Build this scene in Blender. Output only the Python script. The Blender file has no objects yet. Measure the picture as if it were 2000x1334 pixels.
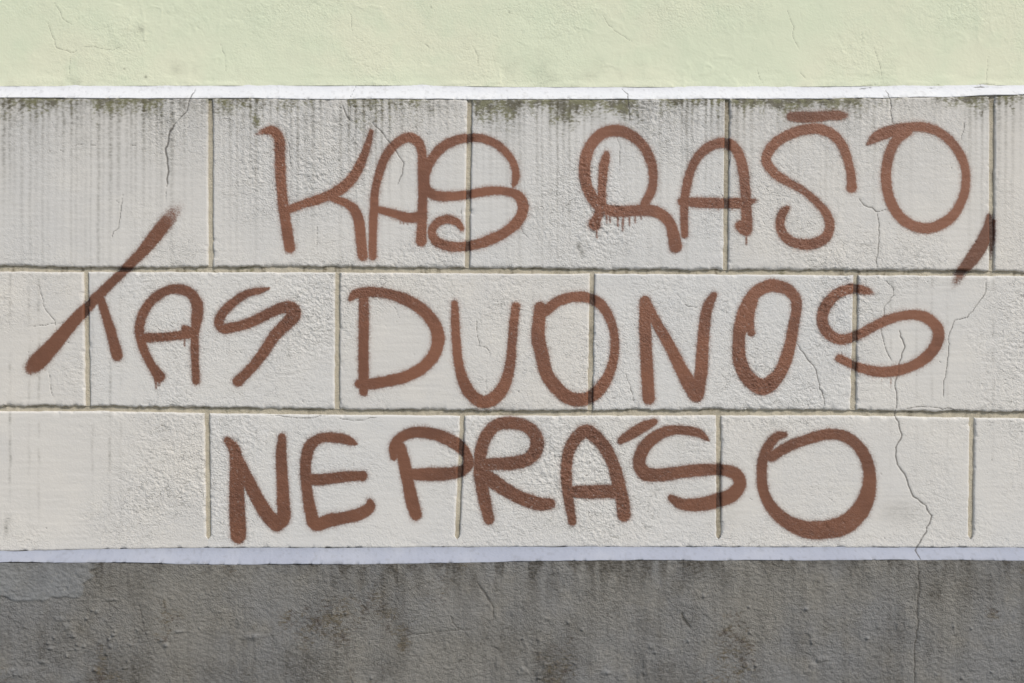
import bpy, math, random
import numpy as np

# ------------------------------------------------------------------ camera, sky, sun, exposure
S = 0.0011            # metres on the block face per photograph pixel
LENS = 38.0
D = 2000 * S * LENS / 36.0     # camera distance to the block face
CZ = 1.45             # camera height
scene = bpy.context.scene
cam_data = bpy.data.cameras.new("camera")
cam = bpy.data.objects.new("camera", cam_data)
scene.collection.objects.link(cam)
cam.location = (0, -D, CZ)
cam.rotation_euler = (math.radians(90), 0, 0)
cam_data.lens = LENS
cam_data.sensor_width = 36.0
cam_data.clip_start = 0.05
cam_data.clip_end = 2000
scene.camera = cam

SUN_EL, SUN_AZ = 45.0, 40.0        # azimuth: degrees to the right of the wall's outward normal
world = bpy.data.worlds.new("World")
scene.world = world
world.use_nodes = True
wn = world.node_tree
for n in list(wn.nodes):
    wn.nodes.remove(n)
wo = wn.nodes.new("ShaderNodeOutputWorld")
bg = wn.nodes.new("ShaderNodeBackground")
sky = wn.nodes.new("ShaderNodeTexSky")
sky.sky_type = 'NISHITA'
sky.sun_disc = False
sky.sun_elevation = math.radians(SUN_EL)
sky.sun_rotation = math.radians(180.0 - SUN_AZ)
sky.air_density = 1.0
sky.dust_density = 1.5
sky.ozone_density = 1.0
bg.inputs["Strength"].default_value = 0.062
wn.links.new(sky.outputs[0], bg.inputs[0])
wn.links.new(bg.outputs[0], wo.inputs[0])

sun_data = bpy.data.lights.new("sun", 'SUN')
sun_data.energy = 1.5
sun_data.angle = math.radians(10)
sun_data.color = (1.0, 0.95, 0.88)
sun = bpy.data.objects.new("sun", sun_data)
scene.collection.objects.link(sun)
ce = math.cos(math.radians(SUN_EL))
sx, sy, sz = ce * math.sin(math.radians(SUN_AZ)), -ce * math.cos(math.radians(SUN_AZ)), math.sin(math.radians(SUN_EL))
from mathutils import Vector
sun.rotation_euler = Vector((sx, sy, sz)).to_track_quat('Z', 'Y').to_euler()
sun.location = (3, -4, 6)

vs = scene.view_settings
vs.view_transform = 'Standard'
vs.look = 'None'
vs.exposure = 0.88
vs.gamma = 1.0
vs.use_curve_mapping = False

# ------------------------------------------------------------------ noise and curve helpers
def _hash(i, j, seed):
    h = (i.astype(np.int64) * 374761393 + j.astype(np.int64) * 668265263 + seed * 974711) & 0xFFFFFFFF
    h = ((h ^ (h >> 13)) * 1274126177) & 0xFFFFFFFF
    h = h ^ (h >> 16)
    return (h & 0xFFFF).astype(np.float32) / 65535.0

def vnoise(x, y, seed):
    xi = np.floor(x); yi = np.floor(y)
    fx = (x - xi); fy = (y - yi)
    fx = fx * fx * fx * (fx * (fx * 6 - 15) + 10)
    fy = fy * fy * fy * (fy * (fy * 6 - 15) + 10)
    xi = xi.astype(np.int64); yi = yi.astype(np.int64)
    a = _hash(xi, yi, seed); b = _hash(xi + 1, yi, seed)
    c = _hash(xi, yi + 1, seed); d = _hash(xi + 1, yi + 1, seed)
    return (a + (b - a) * fx) * (1 - fy) + (c + (d - c) * fx) * fy

def fbm(x, y, lam, seed, octv=3, gain=0.5):
    """-1..1 fractal noise, wavelength lam in pixels of the block face"""
    s = 0.0; a = 1.0; t = 0.0
    ca, sa = math.cos(0.6), math.sin(0.6)
    X = x / lam; Y = y / lam
    for o in range(octv):
        s = s + a * (vnoise(X, Y, seed + 17 * o) * 2 - 1)
        t += a; a *= gain
        X, Y = (X * ca - Y * sa) * 2.03 + 3.1, (X * sa + Y * ca) * 2.03 + 7.7
    return s / t

def sstep(a, b, v):
    t = np.clip((v - a) / (b - a), 0, 1)
    return t * t * (3 - 2 * t)

def curve(pts):
    xs = np.array([p[0] for p in pts], float); ys = np.array([p[1] for p in pts], float)
    return lambda x: np.interp(x, xs, ys)

def coords(a, b, lo, hi, fine, coarse):
    """values from a to b: 'fine' steps between lo and hi, 'coarse' steps elsewhere"""
    out = [a]; v = a
    while v < b - 1e-6:
        st = fine if lo <= v < hi else coarse
        nv = v + st
        if v < lo < nv: nv = lo
        out.append(min(nv, b)); v = nv
    if len(out) > 2 and out[-1] - out[-2] < 0.3 * fine:
        out.pop(-2)
    return np.array(out)

X0, X1 = -1700.0, 3700.0       # the wall runs on beyond the picture on both sides
FINE, COARSE = 1.75, 9.0
FLO, FHI = -30.0, 2030.0

ledge_top = curve([(X0, 168), (0, 167), (300, 166), (800, 165.5), (1000, 168.5), (1420, 169), (1700, 167), (2000, 165), (X1, 166)])
row1_top = curve([(X0, 189), (0, 190), (410, 191.5), (920, 193.5), (1200, 193), (1420, 192.5), (1700, 191), (1860, 188), (1935, 186), (2000, 184), (X1, 186)])
row1_bot = curve([(X0, 520), (0, 518.5), (165, 521.5), (300, 523), (410, 520.5), (600, 520), (920, 523), (1160, 525), (1400, 527), (1700, 527), (1935, 529), (2000, 530), (X1, 528)])
row2_top = curve([(X0, 531), (0, 530), (165, 531), (410, 531), (660, 531.5), (920, 534), (1160, 534.5), (1420, 536), (1680, 537.5), (2000, 538.5), (X1, 538)])
row2_bot = curve([(X0, 793), (0, 793), (170, 793), (400, 796), (660, 799.5), (800, 800), (1000, 802), (1155, 801.5), (1420, 799.5), (1660, 800.5), (1750, 803), (1900, 803.5), (2000, 804), (X1, 803)])
row3_top = curve([(X0, 803), (0, 803.5), (200, 803), (400, 807), (660, 810), (900, 812), (1160, 812), (1420, 811.5), (1660, 811.5), (1900, 816), (2000, 817), (X1, 815)])
row3_bot = curve([(X0, 1075), (0, 1078), (200, 1074), (400, 1071.5), (700, 1071), (1000, 1069), (1334, 1069.5), (1700, 1070), (1900, 1070), (2000, 1071), (X1, 1072)])
plinth_top = curve([(X0, 1098), (0, 1098.5), (200, 1099), (420, 1103), (667, 1103), (900, 1099), (1200, 1094.5), (1500, 1095), (1800, 1094), (2000, 1095), (X1, 1096)])

# ------------------------------------------------------------------ cracks (traced polylines: x, y; third number = width)
CRACKS = [
    (1.7, [(375, 165), (372, 190), (366, 215), (345, 238)]),
    (2.5, [(345, 238), (332, 255), (329, 275), (323, 290), (327, 310), (329, 335), (325, 365)]),
    (1.0, [(325, 365), (323, 400)]),
    (1.5, [(1736, 165), (1739, 200), (1740.6, 224), (1743, 240), (1754, 243)]),
    (1.2, [(1885, 232), (1881, 259), (1878, 273)]),
    (1.5, [(1676, 383), (1687, 400), (1711, 413), (1732, 409)]),
    (1.5, [(1713, 414), (1716, 430), (1718, 456), (1712, 528)]),
    (1.3, [(1725, 544), (1745, 563), (1746, 577), (1727, 600), (1722, 651), (1728, 674), (1742, 708)]),
    (1.8, [(1756, 644), (1768, 677), (1758, 705), (1748, 753), (1752, 782), (1749, 807)]),
    (2.0, [(1749, 804), (1756, 832), (1762, 849), (1750, 874), (1753, 907), (1770, 932), (1784, 970), (1803, 984), (1820, 1007), (1810, 1039), (1792, 1067), (1787, 1075), (1792, 1095)]),
    (1.9, [(1792, 1095), (1796, 1143), (1791, 1190), (1794, 1213), (1786, 1267), (1787, 1334), (1790, 1500)]),
    (1.4, [(1926, 544), (1924, 574), (1890, 620), (1865, 625), (1853, 657), (1853, 694), (1843, 751), (1842, 782)]),
    (1.5, [(1554, 665), (1577, 702), (1594, 722), (1598, 742), (1610, 779), (1612, 796)]),
    (2.0, [(669, 205), (678, 228), (687, 238)]),
    (1.5, [(727, 239), (745, 257), (760, 277), (775, 297), (789, 319), (786, 341), (775, 363)]),
    (1.1, [(556, 250), (566, 290), (567, 330)]), (1.0, [(618, 432), (620, 460), (616, 487)]),
    (1.1, [(75, 550), (87, 601), (107, 626), (110, 644)]),
    (1.0, [(53, 639), (81, 635), (130, 629)]), (1.0, [(94, 720), (101, 769), (107, 783)]),
    (1.3, [(240, 380), (235, 417), (232, 445), (222, 452), (221, 470)]),
    (1.0, [(761, 591), (775, 607), (780, 620)]), (1.1, [(930, 620), (935, 675), (950, 679), (959, 694)]),
    (0.9, [(950, 725), (949, 767)]), (1.0, [(1333, 588), (1344, 599), (1371, 602)]),
    (1.1, [(1204, 267), (1212, 287), (1209, 335)]), (1.6, [(1217, 167), (1228, 180), (1229, 240)]),
    (1.0, [(692, 158), (683, 190), (684, 230)]), (1.0, [(140, 287), (152, 281), (170, 280)]), (1.3, [(175, 283), (190, 283)]),
    (1.0, [(255, 284), (268, 285)]), (1.4, [(1640, 684), (1644, 693), (1643, 703)]),
    (1.0, [(1100, 690), (1218, 735), (1230, 780)]) if False else (1.0, [(1217, 720), (1232, 755), (1240, 790)]),
    (1.2, [(1016, 440), (1022, 455), (1036, 470)]), (1.0, [(900, 398), (902, 430)]),
    (1.1, [(1427, 300), (1424, 330)]),
    # green plaster
    (1.2, [(93, 43), (110, 93), (138, 103), (150, 98)]), (1.1, [(157, 90), (187, 92), (220, 98), (240, 92)]),
    (0.9, [(137, 113), (133, 160)]), (1.1, [(107, 3), (123, 37), (143, 50)]), (1.0, [(427, 85), (440, 110), (441, 140)]),
    (1.8, [(1537, 20), (1541, 30)]), (1.1, [(1541, 30), (1551, 53), (1549, 73), (1561, 97)]),
    (1.0, [(1684, 60), (1683, 95)]), (1.1, [(1707, 90), (1717, 123), (1726, 165)]), (1.1, [(1931, 110), (1926, 165)]),
    (1.0, [(1477, 133), (1492, 167)]), (1.0, [(684, 20), (689, 63)]), (1.1, [(922, 90), (934, 110), (934, 143)]),
    (1.0, [(1176, 30), (1200, 60), (1234, 80)]), (1.0, [(1561, 140), (1580, 158)]), (1.1, [(820, 80), (845, 97)]),
    (1.7, [(1680, 168), (1712, 165)]), (1.9, [(1912, 165), (1942, 164.5)]), (1.4, [(1812, 167), (1836, 165)]),
    # flaking skin
    (1.2, [(525, 812), (545, 811), (565, 815), (590, 817), (615, 815), (640, 811)]), (1.1, [(655, 816), (690, 822), (715, 820), (740, 815)]),
    (1.3, [(1768, 798), (1800, 794), (1850, 797), (1882, 801)]), (1.2, [(1680, 799), (1700, 802)]), (1.1, [(430, 793), (446, 797), (452, 803)]),
    # plinth
    (2.4, [(932, 1138), (950, 1163), (964, 1187)]), (1.5, [(964, 1187), (964, 1213)]), (1.4, [(954, 1233), (944, 1257)]),
    (1.5, [(880, 1203), (884, 1215), (897, 1230)]), (1.2, [(780, 1243), (850, 1234), (920, 1230)]),
    (4.0, [(1332, 1198), (1340, 1214), (1349, 1228)]), (1.4, [(965, 1145), (972, 1156)]),
    (1.2, [(272, 1180), (278, 1215), (288, 1250)]),
]
def densify(pts, step, jit, rnd):
    out = []
    for k in range(len(pts) - 1):
        a = np.array(pts[k], float); b = np.array(pts[k + 1], float)
        n = max(2, int(np.linalg.norm(b - a) / step))
        for i in range(n):
            t = i / n
            out.append(a + (b - a) * t + (rnd.normal(0, jit, 2) if i else 0))
    out.append(np.array(pts[-1], float))
    return np.array(out)
_rnd = np.random.RandomState(4)
for _ in range(170):      # small nicks and torn flakes of the skin
    cx, cy = _rnd.uniform(0, 2000), _rnd.uniform(200, 1065)
    if 524 < cy < 540 or 798 < cy < 815: continue
    an = _rnd.normal(-.5, .5); ln = _rnd.uniform(2, 8)
    CRACKS.append((_rnd.uniform(.7, 1.5), [(cx, cy), (cx + ln * math.cos(an), cy - ln * math.sin(an))]))
CR = []
for w, pts in CRACKS:
    rough = densify(pts, 7, 1.0, _rnd)
    d = densify([tuple(p) for p in rough], 1.2, 0.0, _rnd)
    wv = w * (0.75 + 0.5 * _rnd.rand(len(d)))
    m = np.minimum(np.arange(len(d)), np.arange(len(d))[::-1]) / 10.0
    wv = wv * np.clip(0.45 + 0.55 * m, 0, 1)
    CR.append((d, wv))

def crack_field(x, y):
    """1 inside a crack, 0 away from it (x, y flat arrays in face pixels)"""
    out = np.zeros_like(x)
    for d, wv in CR:
        lo = d.min(0) - 6; hi = d.max(0) + 6
        idx = np.nonzero((x > lo[0]) & (x < hi[0]) & (y > lo[1]) & (y < hi[1]))[0]
        for c in range(0, len(idx), 20000):
            ii = idx[c:c + 20000]
            dx = x[ii][:, None] - d[None, :, 0]; dy = y[ii][:, None] - d[None, :, 1]
            q = np.min(np.sqrt(dx * dx + dy * dy) / (wv[None, :] * 0.80), axis=1)
            out[ii] = np.maximum(out[ii], np.exp(-q * q))
    return out

# ------------------------------------------------------------------ graffiti strokes: (x, y, half width[, softness[, density]])
WORDS = [
 ("KAS", "brown spray painted word KAS on the mossy top block course", [
  ("letter", "letter K", [
    [(499, 264, 2.5, 4, .5), (514, 257, 6, 3, .8), (532, 255, 9), (544, 268, 10), (546.5, 300, 10), (548, 345, 10), (552, 390, 10), (558, 435, 10.3), (566, 484, 10.5)],
    [(725, 257, 4.5, 3), (718, 284, 7), (705, 318, 9), (689, 347, 10), (667, 368, 10.5), (637, 384, 9.5), (597, 397, 8.3), (562, 410, 7.5)],
    [(650, 387, 7), (678, 398, 8.5), (693, 411, 9.5), (701.5, 435, 10), (705, 468, 10), (708.5, 500, 9.5)]]),
  ("letter", "letter A", [
    [(728, 501, 7.5), (728, 462, 8), (730, 412, 8), (733, 371, 8), (741.5, 337, 8.2), (752.6, 307, 8.6), (771, 283, 9), (797, 268.5, 9.5), (815, 276, 9.5), (823.5, 295, 9), (825, 331, 9), (825.5, 382, 9), (824.4, 432, 9.3), (822.4, 471, 10.5)],
    [(738, 409, 6.5), (771, 418, 8), (797, 425, 9.5), (817, 424, 10)],
    [(782, 430, 1.3), (782, 436, 1)], [(788, 432, 1.4), (788, 437, 1)], [(796, 434, 1.4), (796.5, 438, 1)]]),
  ("letter", "letter S", [
    [(902, 446, 5.5), (892, 434, 7.5), (874, 428.5, 8.3), (854, 435, 8.5), (843.5, 452, 8.5), (850, 469, 9), (872, 480, 9.5), (914, 480.5, 9.5), (953, 470, 10), (989, 452, 10.3), (1014, 428, 10.5), (1022, 402, 10.5), (1011, 382, 9.5), (983, 373, 8), (953, 373.5, 8.5), (914, 379.5, 9), (882, 383.5, 9.2), (850, 381.5, 9.5), (834, 371, 9.5), (830, 349, 9), (838, 321, 9), (854, 297, 9.3), (878, 279, 9.3), (912, 269.5, 8.5), (943, 271, 8.3), (971, 283, 7.8), (993, 303, 7.5), (1005, 325, 7.2), (1007.5, 347, 7), (1003, 362, 4)]]),
 ]),
 ("RASO", "brown spray painted word RAŠO with comma on the mossy top course", [
  ("letter", "letter R with paint drips", [
    [(1258, 399, 8), (1273, 370, 8.7), (1276, 340, 8.7), (1270, 311, 9), (1256, 285, 9.7), (1235, 266, 10.5), (1206, 255, 11), (1178, 260.5, 11), (1157, 279, 11), (1145, 305, 11), (1141.5, 333, 11), (1146, 363, 11), (1158.5, 389, 11), (1174, 407, 11)],
    [(1185, 300, 5.5), (1180.5, 318, 9), (1177, 350, 8.7), (1175, 383, 8.3), (1173, 407, 11), (1167, 424, 8.5), (1160, 438, 10.5)],
    [(1160, 437, 11), (1162, 440, 10.5)],
    [(1174, 407, 10), (1204, 413, 11), (1235, 412, 10.7), (1269, 411, 11), (1291, 418.5, 11), (1308, 436, 11), (1315, 457, 11.3), (1319.5, 481, 12.5)],
    [(1165, 446, 2.2), (1165.5, 455, 1.5), (1166, 464, 1)], [(1185, 420, 2), (1185, 435, 1)], [(1191, 420, 2), (1191.4, 435, 1)],
    [(1206.5, 420, 2.2), (1206.7, 442, 1.1)], [(1217, 420, 2.6), (1216.5, 438, 2), (1216, 450, 1.1)], [(1229.3, 420, 2.2), (1229.3, 440, 1.1)],
    [(1240, 420, 2), (1240, 435, 1)], [(1252, 420, 2), (1252, 428, 1)]]),
  ("letter", "letter A", [
    [(1337, 459, 6.5), (1336, 426, 7.7), (1336.5, 394, 8.3), (1342, 359, 8.3), (1353, 324, 8.5), (1370, 298.5, 9), (1393, 283, 9.5), (1415, 279, 10), (1432, 286, 10), (1445, 307, 10), (1452, 337, 10), (1455.5, 372, 10), (1457.5, 405, 10), (1458.5, 436, 10.5), (1457, 449, 11.5)],
    [(1446, 441, 10), (1452, 447, 11)],
    [(1331, 394, 8), (1372, 396, 10), (1415, 397, 10), (1456, 396, 9.5), (1468, 393, 5.5, 3), (1479, 392, 3.5, 4, .6)],
    [(1457.6, 457, 2.2), (1457.4, 478, 1)]]),
  ("letter", "letter S under a flat caron bar", [
    [(1663.5, 366, 10), (1661, 335, 9), (1654, 308, 9), (1643, 281, 9), (1622, 260, 9.5), (1595, 251.5, 10), (1562, 255.5, 10), (1528, 270, 10), (1504, 291, 9.8), (1496.5, 313, 9.6), (1509, 335, 9), (1536, 354, 8), (1565, 370, 7.2), (1592, 392, 7.6), (1613, 416, 8.3), (1621, 443, 9.5), (1610, 466, 10), (1579, 477.5, 10.2), (1546, 471.5, 9.6), (1528, 455, 9), (1523.5, 432, 9), (1531, 413, 8), (1538, 406, 4.5)]]),
  ("caron", "flat caron bar", [
    [(1545, 228, 8.5, 3), (1560, 228.5, 10.5), (1585, 229, 10.5), (1615, 226.5, 9), (1640, 225.5, 8.5, 3), (1650, 225, 7, 5, .8)]]),
  ("letter", "letter O", [
    [(1694, 282, 3.5, 3, .7), (1711, 268, 10, 3.2, .9), (1738, 257, 11), (1770, 249, 9.3), (1805, 248.5, 9.2), (1840, 262, 9), (1867, 289, 9), (1883, 321, 8.3), (1886, 362, 8.3), (1876, 397, 9.2), (1854, 428, 10), (1811, 446, 10.2), (1770, 434, 10.2), (1746, 407, 10), (1733, 372, 10), (1731, 335, 10), (1738, 298, 10), (1752, 272, 10), (1774, 256, 9)]]),
  ("comma", "brown comma slash", [
    [(1933, 424, 7, 3), (1931, 446, 11, 3), (1919, 474, 13, 3), (1898, 506, 13, 3.2), (1877, 532, 9.5, 5, .9), (1867, 550, 8, 8, .6), (1862, 560, 6, 9, .3)],
    [(1938.5, 432, 6, 3), (1938.5, 470, 4.5, 3), (1937, 505, 2.5, 4, .7)]]),
 ]),
 ("TAS", "brown spray painted word TAS beginning with a long slanted slash", [
  ("letter", "letter T with long slanted bar", [
    [(60, 719, 12, 7, .85), (71, 709, 17, 5.5), (101, 678, 14.5, 3.2), (138, 635, 11.7, 2.8), (167, 603.5, 10.2), (195, 575, 9.6), (224, 546.5, 8.8), (252, 518, 9.2), (275, 495, 10.2), (303, 461, 12.7, 3.2), (318, 442, 13.5, 5, .92), (331, 425, 13.5, 8, .72), (343, 410, 12, 12, .48), (353, 397, 10, 14, .25), (358, 390, 8, 14, .12)],
    [(195, 578, 7.5), (206.5, 615, 8.7), (218, 652, 9.7), (229, 694, 11)]]),
  ("letter", "letter A", [
    [(311, 735, 11.5), (295, 711, 8.3), (279, 678, 9), (272.5, 641, 9.2), (283, 606, 9.2), (306, 579, 9.3), (340, 564.5, 9.2), (371, 572, 10), (385, 595, 11.2), (384.5, 623, 10.7), (381, 647, 8.5), (380.5, 689, 7.7), (383, 744, 7.5)],
    [(277, 660, 8.5), (315, 658.5, 8.8), (349, 655, 8.3), (377, 652, 9)], [(361, 642, 7), (368, 644, 7)],
    [(304.5, 744, 3), (305, 759, 1)], [(312, 744, 2.6), (311, 753, 1.2)], [(360.5, 660, 2), (360.5, 676, 1)]]),
  ("letter", "letter S with straight slanted foot", [
    [(525, 563.5, 2.5, 3), (506, 568, 5.7), (481, 574.5, 7.7), (455, 591.5, 8.7), (435, 612, 9.2), (427.5, 630, 9.2), (435, 641, 9.5), (455, 639.5, 9.3), (488, 630, 9.6), (524, 613, 10.2), (551, 601.5, 11), (569, 602, 13), (575, 614, 13.5), (562, 630, 12.2), (538, 654, 11), (518.5, 683, 10.2), (497, 712, 9.7), (477, 733, 9.3), (465, 744.5, 11)]]),
 ]),
 ("DUONOS", "brown spray painted word DUONOS across the middle course of blocks", [
  ("letter", "letter D", [
    [(683.5, 585, 4), (693, 575, 8), (723, 570, 9.6), (756, 573.5, 9.8), (796, 587, 11), (828, 608, 11.8), (849, 635, 12), (856, 660, 12.5), (847.5, 693, 12), (824, 719, 11.5), (790, 736.5, 11), (754, 745, 10.6), (723, 750, 11), (702, 749.5, 9.5)],
    [(710.5, 578, 9.5), (710.3, 635, 10), (709.8, 698, 10), (710.2, 740, 10), (710.4, 765, 8.5)]]),
  ("letter", "letter U", [
    [(888, 593, 6.8), (889, 624, 8), (891, 666, 8.5), (895.5, 708, 9.2), (904, 742, 10.7), (918.5, 768.5, 12), (942, 785, 12.2), (966, 777, 12.7), (985, 752, 11.8), (996, 714, 9.6), (1000, 672, 8.7), (1003.5, 631, 8.7), (1007.5, 599, 8.7)]]),
  ("letter", "letter O joined to U side", [
    [(1055, 600, 11), (1053, 628, 12), (1051, 657, 13.5), (1058, 691, 13), (1067, 729, 12.5), (1087.5, 758, 13), (1115, 778.5, 13), (1144, 779, 12), (1169.5, 762, 12), (1190, 729, 10), (1200, 691, 8.6), (1199.5, 653, 8.2), (1190, 620, 9), (1171, 593, 10), (1144, 580.5, 10), (1115, 581, 10), (1088, 590, 10), (1065, 608, 10)]]),
  ("letter", "letter N", [
    [(1260, 589, 11), (1260, 634, 11.5), (1263, 708, 11.7), (1267, 778, 12)],
    [(1262, 592, 9.5), (1283, 632, 9.8), (1308, 676, 11), (1331, 722, 12.3), (1354, 762, 15), (1360, 772, 14)],
    [(1362, 772, 12.5), (1369, 729, 12.6), (1372.5, 676, 11.8), (1376.5, 630, 11), (1383, 597, 10.3), (1394, 577, 7)]]),
  ("letter", "narrow letter O with hooked overlap", [
    [(1509, 557, 12), (1536, 564.5, 11.5), (1553, 582, 10.5), (1555.5, 605, 9.7), (1550, 635, 10.5), (1545.5, 662, 11), (1536, 699, 12), (1520, 733, 13.2), (1491, 756, 16), (1461, 738, 14), (1445, 704, 13), (1443, 667, 12), (1448, 630, 13), (1458, 597, 12), (1479, 569, 12), (1505, 557, 12)],
    [(1467, 650, 8), (1461, 620, 11.5), (1470, 586, 11)]]),
  ("letter", "wide letter S", [
    [(1706, 574, 3.5, 4, .6), (1688, 567, 7.5, 3), (1663, 564, 9.6), (1633, 575.5, 10.2), (1613, 598, 11), (1606, 626, 11), (1617, 650.5, 11), (1640, 663, 10.5), (1665, 659, 9.3), (1686, 649, 9), (1716, 633, 9), (1750, 619.5, 9), (1787, 615, 9.5), (1815, 624, 10.5), (1832.5, 647, 11.3), (1828, 674, 11.5), (1805, 701, 11), (1769, 719.5, 10), (1721, 726.5, 10), (1681, 718.5, 9), (1658, 708.5, 8), (1640, 700.5, 8, 3)],
    [(1740, 730, 1.6), (1740, 757, .8, 2, .5)], [(1722, 730, 1.2, 2, .5), (1722, 750, .7, 2, .4)]]),
 ]),
 ("NEPRASO", "brown spray painted word NEPRAŚO on the lowest course of blocks", [
  ("letter", "letter N", [
    [(444, 860, 6.5), (457, 876, 10.5), (462, 908, 13), (462.5, 956, 14.5), (463.5, 1005, 15.5, 3), (465.5, 1046, 15, 4)],
    [(462, 888, 9), (484, 937, 12), (501.5, 972, 13), (523, 1006, 14), (540, 1023, 14.5)],
    [(541, 1024, 14), (553, 1012, 14), (553, 976, 12.3), (551, 927, 11.2), (549, 884, 10), (551, 854, 7.5, 3)]]),
  ("letter", "letter E", [
    [(696, 867, 2.8, 3), (680, 860, 8.5), (648, 854.5, 10), (622.5, 857.5, 10), (605.5, 871, 11), (597.5, 898, 11), (597, 929, 10.5), (601, 966, 10.7), (607, 999, 11.7), (616, 1023, 13.5), (644, 1016.5, 12.5), (673, 1011, 12), (703, 1003.5, 12), (723, 990, 10), (722.5, 980, 6)],
    [(601, 937, 11), (634, 936, 11), (673, 931, 10.5), (708, 929.5, 9.5)]]),
  ("letter", "letter P", [
    [(769, 893, 6.5, 3), (768.5, 875, 9), (778, 859, 10), (802, 846, 10.6), (834, 845.5, 11), (867, 854.5, 12), (897, 871.5, 12), (912, 890, 10), (915, 907, 10), (901, 920, 11), (871, 925.5, 12), (839, 926.5, 13), (809, 926.5, 11)],
    [(782, 873, 10.5), (790.5, 908, 12), (798, 946, 12), (805.5, 982, 12.7), (812.5, 1005, 11.5)]]),
  ("letter", "letter R with spreading leg", [
    [(955, 1014, 10), (948, 983, 11.6), (940.5, 946, 12), (937, 912, 12), (939.5, 880, 11.6), (950, 851, 12.4), (969, 831, 12), (997, 826, 12), (1027, 832.5, 12), (1046, 851, 13), (1048, 875, 13.7), (1034, 895, 13), (1002, 904.5, 13), (974, 906, 12), (950, 907, 12)],
    [(940, 922, 10), (961, 938.5, 14), (989, 957.5, 13), (1021, 974, 13), (1055, 984.5, 12.7), (1074, 984, 11)]]),
  ("letter", "letter A", [
    [(1118, 1019, 8), (1114, 996, 9), (1109, 964, 10.2), (1106, 924, 10.7), (1110, 886, 11), (1124, 857, 12), (1144, 842.5, 13), (1164, 854, 13), (1184, 878, 12), (1198, 908, 12), (1208, 944, 12.5), (1216, 980, 13), (1218.5, 1006, 12.5)],
    [(1108, 960, 10), (1150, 961, 13), (1190, 960, 13), (1208, 962, 12)]]),
  ("letter", "letter S under an acute accent", [
    [(1384, 860, 2.5, 3), (1363, 845.5, 8.5), (1330, 840, 9.2), (1300, 843, 10.2), (1270, 861, 12), (1253, 884, 12.6), (1249, 908, 12.5), (1261, 925, 13.5), (1290, 927.5, 12.3), (1330, 922, 12), (1370, 918, 11.6), (1410, 918, 11), (1437, 926, 12), (1445, 944, 12.5), (1432, 965, 14), (1400, 978, 14), (1360, 986, 12.7), (1330, 984, 11), (1311, 973, 6.5, 3)]]),
  ("acute_accent", "short slanted accent stroke", [
    [(1212.5, 861, 7, 3), (1230, 849.5, 10), (1256, 834, 10), (1278, 824, 6.5, 3)]]),
  ("letter", "large round letter O with open top", [
    [(1532, 849, 5.5, 3), (1517, 852.5, 8.7), (1500.5, 872, 10), (1490, 898, 10), (1487.7, 930, 9.7), (1492, 962.5, 10.3), (1510, 995, 12), (1540, 1020.5, 14), (1575, 1034, 17), (1612, 1034.5, 18), (1649, 1025, 19), (1677, 1001, 18), (1692.5, 971, 15.5), (1698.5, 935, 12.7), (1692.5, 900, 12), (1675, 870.5, 11), (1649, 852, 11), (1619, 848, 10.5), (1580, 857, 10.3), (1540, 872, 10.3), (1507, 892, 10)]]),
 ]),
]

def spline(pts):
    P = np.array([[p[0], p[1], p[2], p[3] if len(p) > 3 else 3.5, p[4] if len(p) > 4 else 1.0] for p in pts], float)
    if len(P) == 2:
        n = max(2, int(np.linalg.norm(P[1, :2] - P[0, :2]) / 1.5))
        t = np.linspace(0, 1, n)[:, None]
        return P[0] * (1 - t) + P[1] * t
    E = np.vstack([2 * P[0] - P[1], P, 2 * P[-1] - P[-2]])
    out = []
    for k in range(1, len(E) - 2):
        p0, p1, p2, p3 = E[k - 1], E[k], E[k + 1], E[k + 2]
        n = max(2, int(np.linalg.norm(p2[:2] - p1[:2]) / 1.6))
        # centripetal tangents
        d0 = max(np.linalg.norm(p1[:2] - p0[:2]), 1e-3) ** .5
        d1 = max(np.linalg.norm(p2[:2] - p1[:2]), 1e-3) ** .5
        d2 = max(np.linalg.norm(p3[:2] - p2[:2]), 1e-3) ** .5
        m1 = d1 * ((p1 - p0) / d0 - (p2 - p0) / (d0 + d1) + (p2 - p1) / d1)
        m2 = d1 * ((p2 - p1) / d1 - (p3 - p1) / (d1 + d2) + (p3 - p2) / d2)
        t = (np.arange(n) / n)[:, None]
        h00 = 2 * t**3 - 3 * t**2 + 1; h10 = t**3 - 2 * t**2 + t; h01 = -2 * t**3 + 3 * t**2; h11 = t**3 - t**2
        out.append(h00 * p1 + h10 * m1 + h01 * p2 + h11 * m2)
    out.append(P[-1:])
    return np.vstack(out)

LETTERS = []       # flat list: dict(samples, word, name, label)
for wi, (w, wl, parts) in enumerate(WORDS):
    for nm, lab, strokes in parts:
        sm = np.vstack([spline(s) for s in strokes])
        sm[:, 2] = np.maximum(sm[:, 2], 0.5)
        wob = fbm(sm[:, 0] + wi * 31, sm[:, 1], 22, 91, 2) * 0.6
        sm[:, 2] += np.where(sm[:, 2] > 4, wob + .6, .2)
        dk = [.0, .0, .22, .05, .30][wi] + (.15 if 'long slanted' in lab else 0) + (.40 if nm == 'comma' else .30 if nm == 'caron' else 0)
        LETTERS.append(dict(dark=dk, sm=sm, word=wi, name=nm, label=lab, V=[], F=[], A=[], n=0))

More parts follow.
